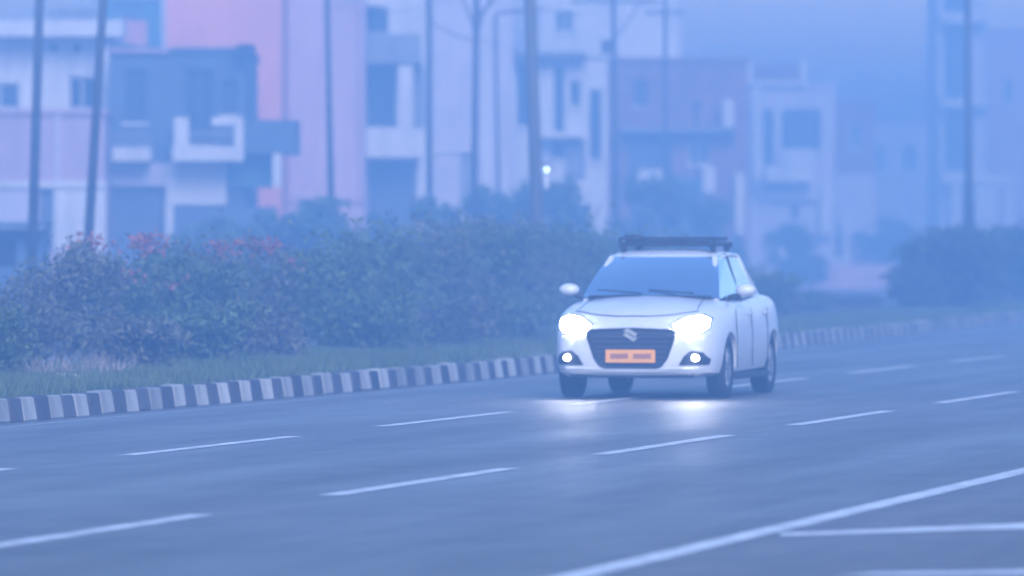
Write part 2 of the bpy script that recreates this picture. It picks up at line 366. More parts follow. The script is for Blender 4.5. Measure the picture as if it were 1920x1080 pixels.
# lower front filling of the hedge
low2 = [(1455, 125, 1.4, 560, 'tiny shrub at the verge just right of the rear wheel'), (1560, 136, 1.6, 575, 'tiny dull shrub close to the far kerb')]
low = [(240, 70, 1.3, 590, 'low dark shrub behind the pale dry grass tuft'), (360, 73, 1.5, 560, 'low dark shrub in the darkest part of the hedge'),
       (470, 76, 1.5, 560, 'low shrub in front of the blossom clusters'), (690, 82, 1.9, 540, 'low shrub right of the pale dry stones on the verge'),
       (820, 88, 1.9, 545, 'low shrub in the middle of the green hedge'), (950, 93, 1.9, 545, 'low shrub left of the car headlamp')]
for i, (px, Z, w_, tp, lb) in enumerate(low):
    shrub(px, None, None, w_, top(tp, Z), lb, 60 + i, 'leaf' if i % 2 else 'leaf_dull', 2600, .045, None, 'low shrubs along the front of the hedge', 'low_shrub', Z)
for i, (px, Z, w_, tp, lb) in enumerate(low2):
    shrub(px, None, None, w_, top(tp, Z), lb, 80 + i, 'leaf_dull', 1500, .05, None, 'low shrubs along the front of the hedge', 'low_shrub', Z)
# dry tufts and litter on the verge
def tuft(px, Z, n, lb, rad, hh, seed, m='dry'):
    o = blades('dry_grass_tuft', n, lambda rg: (rg.gauss(0, rad), rg.gauss(0, rad * .6), 0), hh * .4, hh, M[m], .012, seed)
    o.location = (X_(px, Z), Z, .2); tag(o, lb, 'grass tuft', 'dry grass tufts on the verge')
tuft(95, 66.5, 260, 'wide pale dry grass tuft low at the left end of the hedge', .22, .30, 5)
tuft(190, 67.5, 130, 'taller whitish dry tuft right of the wide pale one', .10, .34, 6)
tuft(228, 68.5, 90, 'small whitish dry tuft at the right of the pale ones', .08, .22, 8)
tuft(55, 66, 90, 'small pale dry tuft at the left of the wide one', .07, .30, 7)
tuft(640, 83, 200, 'pinkish dry grass strip on the bare verge below the hedge', .22, .14, 9)
def stone(px, Z, s, lb, seed):
    bm = bmesh.new(); bmesh.ops.create_icosphere(bm, subdivisions=2, radius=s); rg = random.Random(seed)
    for v in bm.verts: v.co *= rg.uniform(.8, 1.15); v.co.z *= .55; v.co.x *= 1.5
    me = bpy.data.meshes.new('stone'); bm.to_mesh(me); bm.free()
    o = link('stone', me, M['litter']); o.location = (X_(px, Z), Z, .2 + s * .3); tag(o, lb, 'stone', 'pale stones on the verge')
stone(120, 66, .13, 'larger pale stone in front of the wide dry tuft', 1); stone(85, 66.4, .08, 'small pale stone left of the larger one under the tufts', 2)
stone(590, 80.5, .09, 'pale flat stone at the left end of the bare verge strip', 3); stone(612, 81.5, .07, 'smaller pale stone right of the flat one on the bare verge', 4)
# ------------------------------------------------------------------ buildings
def facade(x0, x1, z0, z1, Y, th, opens):
    """wall panel with real openings; opens = (x0,z0,x1,z1)"""
    xs = sorted({x0, x1, *[a for o in opens for a in (o[0], o[2]) if x0 < a < x1]}); zs_ = sorted({z0, z1, *[a for o in opens for a in (o[1], o[3]) if z0 < a < z1]})
    def solid(i, j):
        if i < 0 or j < 0 or i >= len(xs) - 1 or j >= len(zs_) - 1: return None
        cx, cz = (xs[i] + xs[i + 1]) / 2, (zs_[j] + zs_[j + 1]) / 2
        return not any(o[0] < cx < o[2] and o[1] < cz < o[3] for o in opens)
    b = MB(); 
    def q(*p): n = len(b.v); b.v += p; b.f.append((n, n + 1, n + 2, n + 3))
    for i in range(len(xs) - 1):
        for j in range(len(zs_) - 1):
            a, c, d, e = xs[i], xs[i + 1], zs_[j], zs_[j + 1]
            if solid(i, j):
                q((a, Y, d), (c, Y, d), (c, Y, e), (a, Y, e))
                if not solid(i + 1, j): q((c, Y, d), (c, Y + th, d), (c, Y + th, e), (c, Y, e))
                if not solid(i - 1, j): q((a, Y + th, d), (a, Y, d), (a, Y, e), (a, Y + th, e))
                if not solid(i, j + 1): q((a, Y, e), (c, Y, e), (c, Y + th, e), (a, Y + th, e))
                if not solid(i, j - 1): q((a, Y + th, d), (c, Y + th, d), (c, Y, d), (a, Y, d))
    return b
BG = 'houses beyond the median'
class House:
    def __init__(s, name, label, Z, px0, px1, pytop, m, depth=9, opens=(), cat='building'):
        s.Z = Z; s.o = empty(name, (X_((px0 + px1) / 2, Z), Z, 0), label=label, cat=cat, group=BG); s.ox = X_((px0 + px1) / 2, Z)
        x0, x1, t = s.x(px0), s.x(px1), H_(pytop, Z); s.x0, s.x1, s.t = x0, x1, t
        ops = [(s.x(a), H_(d, Z), s.x(c), H_(b, Z)) for a, b, c, d in opens]
        facade(x0, x1, 0, t, 0, .32, ops).build('wall', m, s.o)
        MB().box(x0 + .003, .34, 0, x1 - .003, depth, t - .003).build('rear_wall', m, s.o)
        MB().box(x0 - .06, -.1, t + .003, x1 + .06, depth + .1, t + .15).build('roof', m, s.o)
    def x(s, px): return X_(px, s.Z) - s.ox
    def rect(s, name, px0, py0, px1, py1, m, front=-.05, back=.0, bevel=0):
        return MB().box(s.x(px0), front, H_(py1, s.Z), s.x(px1), back, H_(py0, s.Z)).build(name, m, s.o, bevel=bevel)
    def window(s, px0, py0, px1, py1, frame='white', nm='window', pane='pane', bars=1):
        x0, x1, z0, z1 = s.x(px0), s.x(px1), H_(py1, s.Z), H_(py0, s.Z); t = .06; b = MB()
        b.box(x0 + .002, .10, z0 + .002, x0 + t, .18, z1 - .002).box(x1 - t, .10, z0 + .002, x1 - .002, .18, z1 - .002)
        b.box(x0 + t, .10, z0 + .002, x1 - t, .18, z0 + t).box(x0 + t, .10, z1 - t, x1 - t, .18, z1 - .002)
        for k in range(bars): xm = x0 + (x1 - x0) * (k + 1) / (bars + 1); b.box(xm - .025, .11, z0 + t, xm + .025, .17, z1 - t)
        w_ = b.build(nm, M[frame], s.o)
        MB().box(x0 + t, .20, z0 + t, x1 - t, .22, z1 - t).build('pane', M[pane], w_)
        MB().box(x0 - .05, -.09, z0 - .07, x1 + .05, .09, z0 - .003).build('sill', M['white'], w_)
    def shutter(s, px0, py0, px1, py1, m='shutter'):
        x0, x1, z0, z1 = s.x(px0), s.x(px1), H_(py1, s.Z), H_(py0, s.Z); b = MB(); n = max(2, int((z1 - z0) / .12)); h = (z1 - z0) / n
        for k in range(n): b.box(x0 + .002, .12 + .0, z0 + k * h, x1 - .002, .16, z0 + k * h + h * .8)
        b.box(x0 + .002, .165, z0, x1 - .002, .2, z1 - .002)
        return b.build('shutter', M[m], s.o)
    def rail(s, px0, py0, px1, py1, n=8, m='white', front=-1.0):
        x0, x1, z0, z1 = s.x(px0), s.x(px1), H_(py1, s.Z), H_(py0, s.Z); b = MB()
        b.box(x0, front, z1 - .06, x1, front + .06, z1)
        for k in range(n): xm = x0 + (x1 - x0) * k / (n - 1); b.box(xm - .015, front + .015, z0, xm + .015, front + .045, z1 - .06)
        return b.build('railing', M[m], s.o)
# 1 leftmost white house
h = House('white_house', 'white two storey house at the left edge with a flat projecting roof slab', 178, -150, 205, 72, M['white'], 10,
          [(-40, 155, 38, 205), (128, 143, 180, 205), (93, 82, 108, 97), (137, 82, 153, 97)])
h.rect('roof_slab', -160, 40, 236, 70, M['white'], -1.1, .5)
h.window(-40, 155, 38, 205); h.window(128, 143, 180, 205, pane='dark')
for a in (93, 137): h.rect('vent', a + 1, 83, a + 14, 96, M['dark'], .1, .15)
h.rect('column', 196, 90, 211, 215, M['white'], -.9, -.6); h.rect('ledge', -150, 205, 214, 215, M['white'], -1.0, -.01)
h.rect('parapet', 80, 10, 180, 37, M['grey'], 2.0, 2.3)
# 1b rose lean-to in front of it
h = House('rose_outbuilding', 'low dusty pink outbuilding between the two leaning poles', 171, -90, 196, 215, M['rose'], 4, [(75, 352, 100, 470)])
h.rect('door', 76, 353, 99, 469, M['shutter'], .15, .2); h.rect('cornice', -95, 340, 200, 352, M['white'], -.15, -.003)
h.rect('plinth', -95, 353, 74, 420, M['pale'], -.06, -.003); h.rect('pilaster', 104, 212, 112, 339, M['pale'], -.08, -.003); h.rect('pilaster', 101, 353, 199, 470, M['white'], -.06, -.003)
# 1c kiosk
h = House('kiosk', 'small blue sheet metal kiosk low at the left edge behind the shrubs', 125, -60, 78, 432, M['tarp'], 2, [(-20, 450, 30, 500)], cat='kiosk')
h.rect('hatch', -19, 451, 29, 499, M['dark'], .15, .2); h.rect('roof_sheet', -70, 426, 86, 430, M['grey'], -.5, 1.5)
# 2 blue recessed house
h = House('blue_house', 'dark blue upper storey house with white balconies and a ground floor shutter', 174, 205, 459, 100, M['blue'], 9,
          [(232, 130, 275, 230), (345, 130, 402, 272), (208, 352, 308, 480), (415, 150, 446, 215)])
h.window(232, 130, 275, 230, 'blue'); h.window(345, 130, 402, 272, 'blue', 'balcony_door'); h.window(415, 150, 446, 215, 'blue')
h.shutter(208, 352, 308, 480)
h.rect('balcony_slab', 215, 277, 286, 303, M['white'], -1.1, -.003); h.rect('balcony_slab', 328, 276, 460, 303, M['white'], -1.3, -.003)
h.rect('balcony_post', 331, 222, 358, 275, M['white'], -1.25, -1.0); h.rect('balcony_post', 443, 222, 460, 275, M['white'], -1.25, -1.0)
h.rect('balcony_beam', 400, 222, 442, 236, M['white'], -1.25, -1.05); h.rail(359, 248, 442, 275, 9, 'grey', -1.2); h.rail(218, 250, 284, 276, 7, 'grey', -1.0)
h.rect('wall_band', 206, 306, 318, 349, M['pale'], -.12, -.003); h.rect('wall_panel', 312, 306, 425, 384, M['white'], -.15, -.003)
h.rect('awning', 462, 226, 556, 289, M['blue'], -1.2, 3); h.rect('side_panel', 430, 292, 511, 350, M['teal'], -.2, 3)
h.rect('column', 515, 290, 531, 352, M['white'], -1.3, -1.05); h.rect('lower_wall', 312, 388, 512, 470, M['blue'], -.2, 3.2)
h.rect('pillar', 311, 386, 326, 470, M['white'], -.35, -.21); h.rect('roof_edge', 204, 92, 318, 99, M['rose'], -.2, 2)
h.rect('air_conditioner', 445, 84, 480, 108, M['dark'], -.6, -.1, .02)
# 3 pink tower
h = House('pink_house', 'tall salmon pink house rising out of the top of the picture', 186, 312, 528, -110, M['pink'], 9, [(340, -80, 420, -20)])
h.window(340, -80, 420, -20); h.rect('corner_trim', 303, -105, 311, 225, M['pale'], -.1, .2)
# small rear pieces left of it
h = House('rear_blue_house', 'bluish house wall behind, between the white house and the pink tower', 240, 185, 322, 5, M['teal'], 8, [(225, 20, 262, 60)])
h.window(225, 20, 262, 60); h.rect('parapet', 196, 40, 276, 86, M['pink'], -.3, -.003)
h = House('lilac_house', 'tall plain pinkish lilac house wall between the pink tower and the house with balconies', 192, 529, 683, -100, M['lilac'], 10, [(640, -60, 670, 0)])
h.window(640, -60, 670, 0, 'pale'); h.rect('downpipe', 672, -90, 677, 380, M['rose'], -.12, -.003); h.rect('lower_trim', 529, 372, 683, 382, M['rose'], -.1, -.003)
# 4 balcony house
h = House('balcony_house', 'pale house with stacked balconies and a white column right of the lilac wall', 196, 684, 798, -90, M['white'], 9,
          [(688, 14, 728, 62), (688, 126, 740, 238), (690, 302, 780, 480), (688, -60, 740, -20)])
h.window(688, 14, 728, 62, 'blue'); h.window(688, 126, 740, 238, 'blue', bars=2); h.shutter(690, 302, 780, 480); h.window(688, -60, 740, -20)
h.rect('balcony_wall', 686, 66, 790, 120, M['grey'], -1.3, -1.1); h.rect('balcony_slab', 684, 112, 792, 123, M['grey'], -1.08, -.003)
h.rect('column', 748, 125, 776, 240, M['white'], -1.3, -1.0); h.rect('balcony_wall', 684, 241, 790, 296, M['white'], -1.35, -1.1); h.rect('balcony_slab', 684, 286, 790, 297, M['white'], -1.08, -.003)
h.rect('recess_panel', 777, 128, 797, 238, M['grey'], -.1, -.003); h.rect('awning', 686, -5, 712, 12, M['white'], -.9, -.003)
# 5 plain pale
h = House('plain_pale_house', 'plain pale lilac house wall left of the thick concrete pole', 202, 800, 962, -95, M['pale'], 10, [(864, 286, 890, 400), (820, -60, 850, -10)])
h.rect('door', 865, 287, 889, 400, M['grey'], .15, .2); h.window(820, -60, 850, -10); h.rect('string_course', 800, 282, 862, 287, M['white'], -.08, -.003)
h.rect('pilaster', 905, -90, 915, 400, M['white'], -.1, -.003)
# 6 house with narrow windows
h = House('narrow_window_house', 'pale house with narrow tall windows right of the thick concrete pole', 216, 963, 1140, 108, M['white'], 10,
          [(966, 120, 998, 240), (1036, 122, 1060, 250), (1066, 150, 1090, 202), (1102, 168, 1130, 302), (1030, 262, 1062, 300)])
for a in ((966, 120, 998, 240), (1036, 122, 1060, 250), (1066, 150, 1090, 202), (1102, 168, 1130, 302), (1030, 262, 1062, 300)): h.window(*a, frame='white', bars=0)
h.rect('canopy', 963, 98, 1100, 107, M['grey'], -.8, -.003); h.rect('balcony_slab', 1012, 252, 1095, 259, M['white'], -.9, -.003); h.rect('side_wing', 1064, 262, 1098, 330, M['grey'], -.2, -.003)
h = House('rear_white_house', 'bright white upper storey showing behind the narrow windowed house', 236, 1010, 1276, -240, M['white'], 10, [(1040, 20, 1075, 60)])
h.window(1040, 20, 1075, 60); h.rect('balcony_slab', 1150, 108, 1276, 114, M['white'], -.9, -.003); h.rect('pilaster', 1272, -55, 1277, 107, M['pale'], -.1, -.003)
# 7 brown brick
h = House('brick_house', 'dull purplish brick house below the bright white upper storey', 232, 1142, 1402, 116, M['brick'], 10,
          [(1185, 150, 1215, 200), (1180, 250, 1260, 440), (1290, 262, 1330, 310)])
h.window(1185, 150, 1215, 200, 'brick'); h.shutter(1180, 250, 1260, 440); h.window(1290, 262, 1330, 310)
h.rect('column', 1354, 188, 1374, 246, M['white'], -.9, -.65); h.rect('balcony_slab', 1165, 240, 1380, 248, M['grey'], -.9, -.003)
h.rect('sign_board', 1195, 318, 1245, 350, M['white'], -.3, -.2); h.rect('banner', 1318, 312, 1340, 362, M['white'], -.35, -.3); h.rect('pillar', 1378, 325, 1396, 440, M['white'], -.5, -.2)
h.rect('lower_panel', 1262, 335, 1316, 430, M['teal'], -.15, -.003)
# 8 columned house
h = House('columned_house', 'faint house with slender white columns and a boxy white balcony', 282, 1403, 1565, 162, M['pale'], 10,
          [(1428, 205, 1452, 312), (1480, 385, 1500, 412), (1463, 205, 1540, 280)])
h.window(1428, 205, 1452, 312, bars=0); h.window(1480, 385, 1500, 412, bars=0); h.window(1463, 205, 1540, 280, 'grey', bars=2)
h.rect('parapet_post', 1400, 116, 1410, 160, M['white'], -.3, -.1); h.rect('parapet_post', 1500, 114, 1513, 160, M['white'], -.3, -.1)
h.rect('parapet_infill', 1411, 122, 1499, 151, M['brick'], -.2, -.1); h.rect('parapet_base', 1411, 152, 1499, 161, M['white'], -.3, -.1)
h.rect('column', 1412, 165, 1424, 340, M['white'], -1.2, -.9); h.rect('column', 1454, 200, 1462, 284, M['white'], -1.2, -.9)
h.rect('balcony_box', 1434, 316, 1520, 341, M['white'], -1.4, -.003); h.rect('balcony_box', 1470, 284, 1520, 315, M['white'], -1.4, -1.1)
h.rect('lower_column', 1538, 345, 1560, 440, M['white'], -.6, -.3); h.rect('lower_wall', 1432, 345, 1536, 376, M['pale'], -.3, -.003)
h = House('grey_brick_house', 'faint low brick wing right of the house with slender columns', 300, 1566, 1642, 198, M['brick'], 10, [(1590, 230, 1615, 280)])
h.window(1590, 230, 1615, 280); h.rect('lower_wall', 1566, 328, 1640, 440, M['pale'], -.5, -.003)
h.rect('pillar', 1578, 400, 1592, 500, M['white'], -1.2, -.9); h.rect('step', 1520, 482, 1577, 496, M['white'], -1.4, -.6)
# 9 right tower
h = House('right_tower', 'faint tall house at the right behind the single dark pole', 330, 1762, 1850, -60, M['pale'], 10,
          [(1770, 50, 1808, 185), (1770, -40, 1808, 22), (1770, 210, 1808, 320), (1785, 352, 1805, 500)])
for a in ((1770, 50, 1808, 185), (1770, -40, 1808, 22), (1770, 210, 1808, 320)): h.window(*a, frame='teal')
h.rect('door', 1786, 353, 1804, 500, M['grey'], .15, .2)
h.rect('balcony_slab', 1764, 26, 1850, 44, M['white'], -1.0, -.003); h.rect('balcony_slab', 1764, 186, 1850, 200, M['white'], -1.0, -.003); h.rect('balcony_slab', 1764, 328, 1905, 345, M['white'], -1.0, -.003)
for a, b in ((1782, 1800), (1826, 1866), (1884, 1898)): h.rect('ground_column', a, 350, b, 470, M['white'], -1.0, -.6)
h.rect('corner_strip', 1757, -55, 1761, 180, M['white'], -.2, .3)
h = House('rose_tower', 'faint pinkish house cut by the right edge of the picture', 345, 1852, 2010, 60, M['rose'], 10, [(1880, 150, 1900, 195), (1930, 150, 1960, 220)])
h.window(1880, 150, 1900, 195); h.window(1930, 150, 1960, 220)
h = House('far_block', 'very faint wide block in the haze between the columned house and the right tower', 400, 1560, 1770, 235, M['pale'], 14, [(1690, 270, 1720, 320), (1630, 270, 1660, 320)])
h.window(1690, 270, 1720, 320); h.window(1630, 270, 1660, 320)
# boundary walls on the far side
def wall(name, label, Z, px0, px1, py0, m):
    o = MB().box(0, 0, 0, X_(px1, Z) - X_(px0, Z), .25, H_(py0, Z)).build(name, m, None, (X_(px0, Z), Z, 0)); tag(o, label, 'wall')
wall('boundary_wall', 'low dusty pink boundary wall right of the white car', 230, 1465, 1700, 497, M['rose'])
# ------------------------------------------------------------------ far trees
def tree(px, Z, tp, w_, label, seed, n=2600, size=.11, m='leaf_far'):
    o = empty('tree', (X_(px, Z), Z, 0), label=label, cat='tree', group='trees before the houses'); ht = H_(tp, Z)
    rg = random.Random(seed); L = []
    for i in range(13):
        a = rg.uniform(0, 6.28); rr = rg.uniform(.05, .46) * w_; s = rg.uniform(.13, .24) * w_
        L.append((math.cos(a) * rr, math.sin(a) * rr, ht * rg.uniform(.22, .86), s, s, s * .8))
    link('crown', leafcloud('crown', L, n, size, M[m], seed), None, o)
    b = MB().tube((0, 0, -.1), (.05, 0, ht * .45), .1, .07, 7)
    for i in range(5): a = rg.uniform(0, 6.28); b.tube((.05, 0, ht * .4), (math.cos(a) * w_ * .25, math.sin(a) * w_ * .25, ht * .75), .05, .015, 5)
    b.build('trunk', M['wood'], o)
tree(835, 150, 318, 1.6, 'slim young tree in front of the plain pale wall', 1)
tree(930, 165, 345, 1.8, 'small round tree left of the thick concrete pole', 2)
tree(1075, 165, 322, 2.6, 'broad hazy tree right of the thick concrete pole', 3)
tree(1215, 190, 300, 2.6, 'hazy tree in front of the brick house', 4)
tree(1330, 200, 360, 2.2, 'low hazy tree behind the roof rack of the car', 5)
tree(645, 150, 365, 2.4, 'low tree below the lilac wall', 6)
tree(400, 140, 395, 2.4, 'low spreading tree below the white balcony', 7)
tree(520, 145, 385, 2.6, 'low dark tree below the awning', 8)
tree(1490, 230, 415, 2.4, 'faint tree below the boxy white balcony', 9)
tree(1690, 260, 400, 3.4, 'faint tree between the brick wing and the right tower', 10)
tree(125, 215, 2, 3.0, 'hazy tree top showing above the roof slab of the white house', 11)
# ------------------------------------------------------------------ poles
def pole(px_t, px_b, Z, wpx, label, m='steel', ht=9.0, name='utility_pole', taper=.75, extra=None):
    zt = H_(0, Z); xb = X_(px_b, Z); lean = (X_(px_t, Z) - xb) / (zt - H_(430, Z)); z430 = H_(430, Z)
    x0 = xb - lean * z430; o = empty(name, (x0, Z, 0), label=label, cat='pole', group='poles beyond the road')
    r = wpx / F * Z / 2
    MB().tube((0, 0, -.2), (lean * ht, 0, ht), r * 1.1, r * taper, 12).build('shaft', M[m], o, smooth=True)
    MB().tube((0, 0, -.02), (lean * .25, 0, .25), r * 1.7, r * 1.5, 12).build('base', M['concrete'], o)
    return o, lean, r
P = pole(74, 61, 118, 19, 'leaning dark pole nearest the left edge of the picture')
o, l, r = P; MB().box(-.7, -.04, 8.3, .7, .04, 8.4).build('cross_arm', M['steel'], o, (l * 8.35, -.12, 0))
P = pole(193, 166, 112, 18, 'most strongly leaning dark pole, second from the left')
o, l, r = P; MB().box(-.7, -.04, 8.3, .7, .04, 8.4).build('cross_arm', M['steel'], o, (l * 8.35, -.12, 0))
P = pole(613, 622, 150, 13, 'slim pole in front of the lilac wall'); o, l, r = P
MB().box(-.6, -.04, 8.3, .6, .04, 8.4).build('cross_arm', M['steel'], o, (l * 8.35, -.12, 0))
P = pole(805, 806, 160, 12, 'straight slim pole at the corner of the balcony house'); o, l, r = P
MB().box(-.6, -.04, 8.3, .6, .04, 8.4).build('cross_arm', M['steel'], o, (l * 8.35, -.12, 0))
P = pole(893, 888, 156, 14, 'slim dark pole with angled brackets near the top of the picture'); o, l, r = P
MB().box(-.8, -.04, 7.6, .8, .04, 7.7).tube((0, 0, 6.3), (.55, 0, 7.6), .025).tube((0, 0, 6.3), (-.55, 0, 7.6), .025).build('cross_arm', M['steel'], o, (l * 7, -.12, 0))
MB().tube((0, 0, H_(35, 156)), (.45, 0, H_(-5, 156)), .03).build('bracket', M['steel'], o, (l * 6.5, 0, 0))
P = pole(928, 936, 170, 8, 'thin lamp post with a bent arm left of the thick pole', name='lamp_post', ht=H_(30, 170)); o, l, r = P
a = P[1] * H_(30, 170)
MB().path([(a, 0, H_(32, 170)), (a + .1, 0, H_(24, 170)), (a + .75, 0, H_(20, 170))], .035, 6).build('arm', M['steel'], o)
MB().box(a + .7, -.12, H_(24, 170), a + 1.15, .12, H_(17, 170)).build('lamp_head', M['grey'], o, bevel=.02)
P = pole(994, 1008, 128, 25, 'thickest concrete pole, rising from the green hedge left of the car', m='concrete', taper=.8); o, l, r = P
MB().box(-.9, -.05, 8.2, .9, .05, 8.32).build('cross_arm', M['steel'], o, (l * 8.3, -.2, 0))
za = H_(318, 128); xa = X_(1025, 128) - o.location.x
MB().tube((l * za, 0, za + .12), (xa, -.1, za + .1), .02, .02, 6).build('lamp_bracket', M['steel'], o)
bm = bmesh.new(); bmesh.ops.create_uvsphere(bm, u_segments=12, v_segments=8, radius=.030); me = bpy.data.meshes.new('bulb'); bm.to_mesh(me); bm.free()
link('bulb', me, M['bulb'], o, (xa, -.1, za), True)
MB().box(xa - .03, -.12, za - .35, xa + .03, -.08, za - .08).build('lamp_tail', M['white'], o)
P = pole(1150, 1155, 190, 12, 'slim pole with cross arms in front of the bright white storey'); o, l, r = P
MB().box(-1.2, -.04, H_(6, 190), 1.2, .04, H_(0, 190)).tube((0, 0, H_(75, 190)), (.75, 0, H_(5, 190)), .025).box(-.35, -.2, H_(100, 190), -.08, .2, H_(75, 190)).build('cross_arm', M['steel'], o, (l * 7, -.15, 0))
P = pole(1247, 1247, 205, 10, 'thin pole against the white wall right of the pole with cross arms'); o, l, r = P
MB().box(-.6, -.04, 8.3, .6, .04, 8.4).build('cross_arm', M['steel'], o, (l * 8.3, -.12, 0))
P = pole(1304, 1306, 215, 7, 'very thin faint post in front of the brick house', ht=H_(200, 215)); o, l, r = P
MB().box(-.15, -.1, H_(205, 215), .15, .1, H_(190, 215)).build('cap', M['steel'], o)
P = pole(1814, 1817, 158, 17, 'single dark pole rising from the big rounded shrub on the right'); o, l, r = P
MB().box(-.8, -.04, 8.3, .8, .04, 8.4).build('cross_arm', M['steel'], o, (l * 8.3, -.15, 0))
MB().tube((l * 1.6, 0, 0.3), (l * H_(375, 158), 0, H_(375, 158)), r * 1.22, r * 1.2, 12).build('sleeve', M['black'], o)
def wire(p, q, sag, label, r=.008):
    pts = [Vector(p).lerp(Vector(q), t / 14) - Vector((0, 0, sag * 4 * (t / 14) * (1 - t / 14))) for t in range(15)]
    o = MB().path(pts, r, 5).build('overhead_wire', M['black']); tag(o, label, 'wire', 'overhead wires between the poles')
def wp(px, py, Z): return (X_(px, Z), Z, H_(py, Z))
wire(wp(806, 40, 160), wp(891, 78, 156), .05, 'sagging wire between the corner pole and the bracketed pole', .014)
wire(wp(893, 72, 156), wp(1150, 100, 190), .25, 'wire from the bracketed pole towards the pole with cross arms')
wire(wp(994, 10, 128), wp(1150, 8, 190), .2, 'wire from the thick concrete pole to the pole with cross arms')
wire(wp(613, 8, 150), wp(805, 5, 160), .25, 'wire from the pole at the lilac wall to the corner pole')
# ------------------------------------------------------------------ car
CARY = -ALPHA                                    # local +y points to the car's nose after the turn below
fa = Vector((X_(1212, 69.3), 69.3, 0)); fwd = Vector((-math.sin(ALPHA), -math.cos(ALPHA), 0))
# car frame: +y nose, +x its own right; rotate so +y -> fwd
rz = math.atan2(-fwd.x, fwd.y)
loc = fa - fwd * 1.2
car = empty('car', (loc.x, loc.y, .008), rz, label='white saloon car with lit headlamps driving on the road beside the striped kerb', cat='car')
def catmull(keys, t):
    ks = sorted(keys)
    if t <= ks[0][0]: return ks[0][1]
    if t >= ks[-1][0]: return ks[-1][1]
    for (a, va), (b, vb) in zip(ks, ks[1:]):
        if a <= t <= b: u = (t - a) / (b - a); u = u * u * (3 - 2 * u) * .4 + u * .6; return va + (vb - va) * u
W = [(-2.0, .66), (-1.93, .77), (-1.8, .82), (-1.4, .86), (-.6, .868), (.6, .868), (1.2, .865), (1.55, .845), (1.78, .80), (1.90, .745), (1.97, .66), (2.0, .57)]
ZB = [(-2.0, .36), (-1.9, .27), (-1.5, .22), (1.5, .20), (1.85, .205), (1.95, .225), (2.0, .27)]
ZT = [(-2.0, .78), (-1.93, .93), (-1.8, .98), (-1.2, 1.0), (0, .95), (.9, .945), (1.3, .91), (1.6, .86), (1.8, .80), (1.92, .72), (1.97, .66), (2.0, .60)]
ZC = [(-2.0, .86), (-1.93, 1.02), (-1.8, 1.06), (-1.2, 1.04), (0, 1.0), (.9, 1.03), (1.3, .985), (1.6, .93), (1.8, .86), (1.92, .78), (1.97, .71), (2.0, .64)]
ys = [-2.0, -1.97, -1.93, -1.86, -1.75, -1.6, -1.4, -1.2, -1.0, -.7, -.4, 0, .3, .6, .8, .95, 1.1, 1.25, 1.4, 1.55, 1.67, 1.78, 1.85, 1.9, 1.94, 1.97, 1.99, 2.0]
def sect(y):
    w_, zb, zt, zc = (catmull(k, y) for k in (W, ZB, ZT, ZC)); hh = zt - zb
    P_ = [(0, zb), (.55 * w_, zb), (.86 * w_, zb + .01), (.95 * w_, zb + .05), (.985 * w_, zb + .14), (1.0 * w_, zb + .38 * hh), (1.0 * w_, zb + .55 * hh), (.985 * w_, zb + .72 * hh),
          (.965 * w_, zb + .84 * hh), (.93 * w_, zb + .94 * hh), (.87 * w_, zt), (.72 * w_, zt + (zc - zt) * .40), (.66 * w_, zt + (zc - zt) * .52), (.35 * w_, zt + (zc - zt) * .88), (0, zc)]
    return P_
V = []; Fc = []; 
for y in ys:
    p = sect(y); full = [(-x, z) for x, z in p[::-1][:-1]] + p[0:] ; full = full[:-1] + [p[-1]]
    ring = [(x, z) for x, z in p] + [(-x, z) for x, z in p[-2:0:-1]]
    V += [(x, y, z) for x, z in ring]
n = len(ring)
for i in range(len(ys) - 1):
    for j in range(n): k = (j + 1) % n; Fc.append((i * n + j, i * n + k, (i + 1) * n + k, (i + 1) * n + j))
Fc.append(tuple(range(n))); Fc.append(tuple(range((len(ys) - 1) * n + n - 1, (len(ys) - 1) * n - 1, -1)))
def fixn(me):
    bm = bmesh.new(); bm.from_mesh(me); bmesh.ops.recalc_face_normals(bm, faces=bm.faces); bm.to_mesh(me); bm.free()
me = mesh('body', V, Fc); fixn(me)
body = link('body', me, M['car'], car, smooth=True)
# cut the wheel arches
cut = MB()
for ay in (1.2, -1.25):
    for s in (-1, 1): cut.tube((s * .58, ay, .31), (s * 1.1, ay, .31), .345, .345, 28)
cb = cut.build('wheel_arch_cutter', M['black'])
md = body.modifiers.new('b', 'BOOLEAN'); md.object = cb; md.operation = 'DIFFERENCE'; md.solver = 'EXACT'
cb.parent = car; bpy.context.view_layer.update()
dg = bpy.context.evaluated_depsgraph_get(); nm = bpy.data.meshes.new_from_object(body.evaluated_get(dg))
body.modifiers.clear(); body.data = nm; bpy.data.objects.remove(cb)
for p in nm.polygons: p.use_smooth = True
try: nm.set_sharp_from_angle(angle=math.radians(38))
except Exception: pass
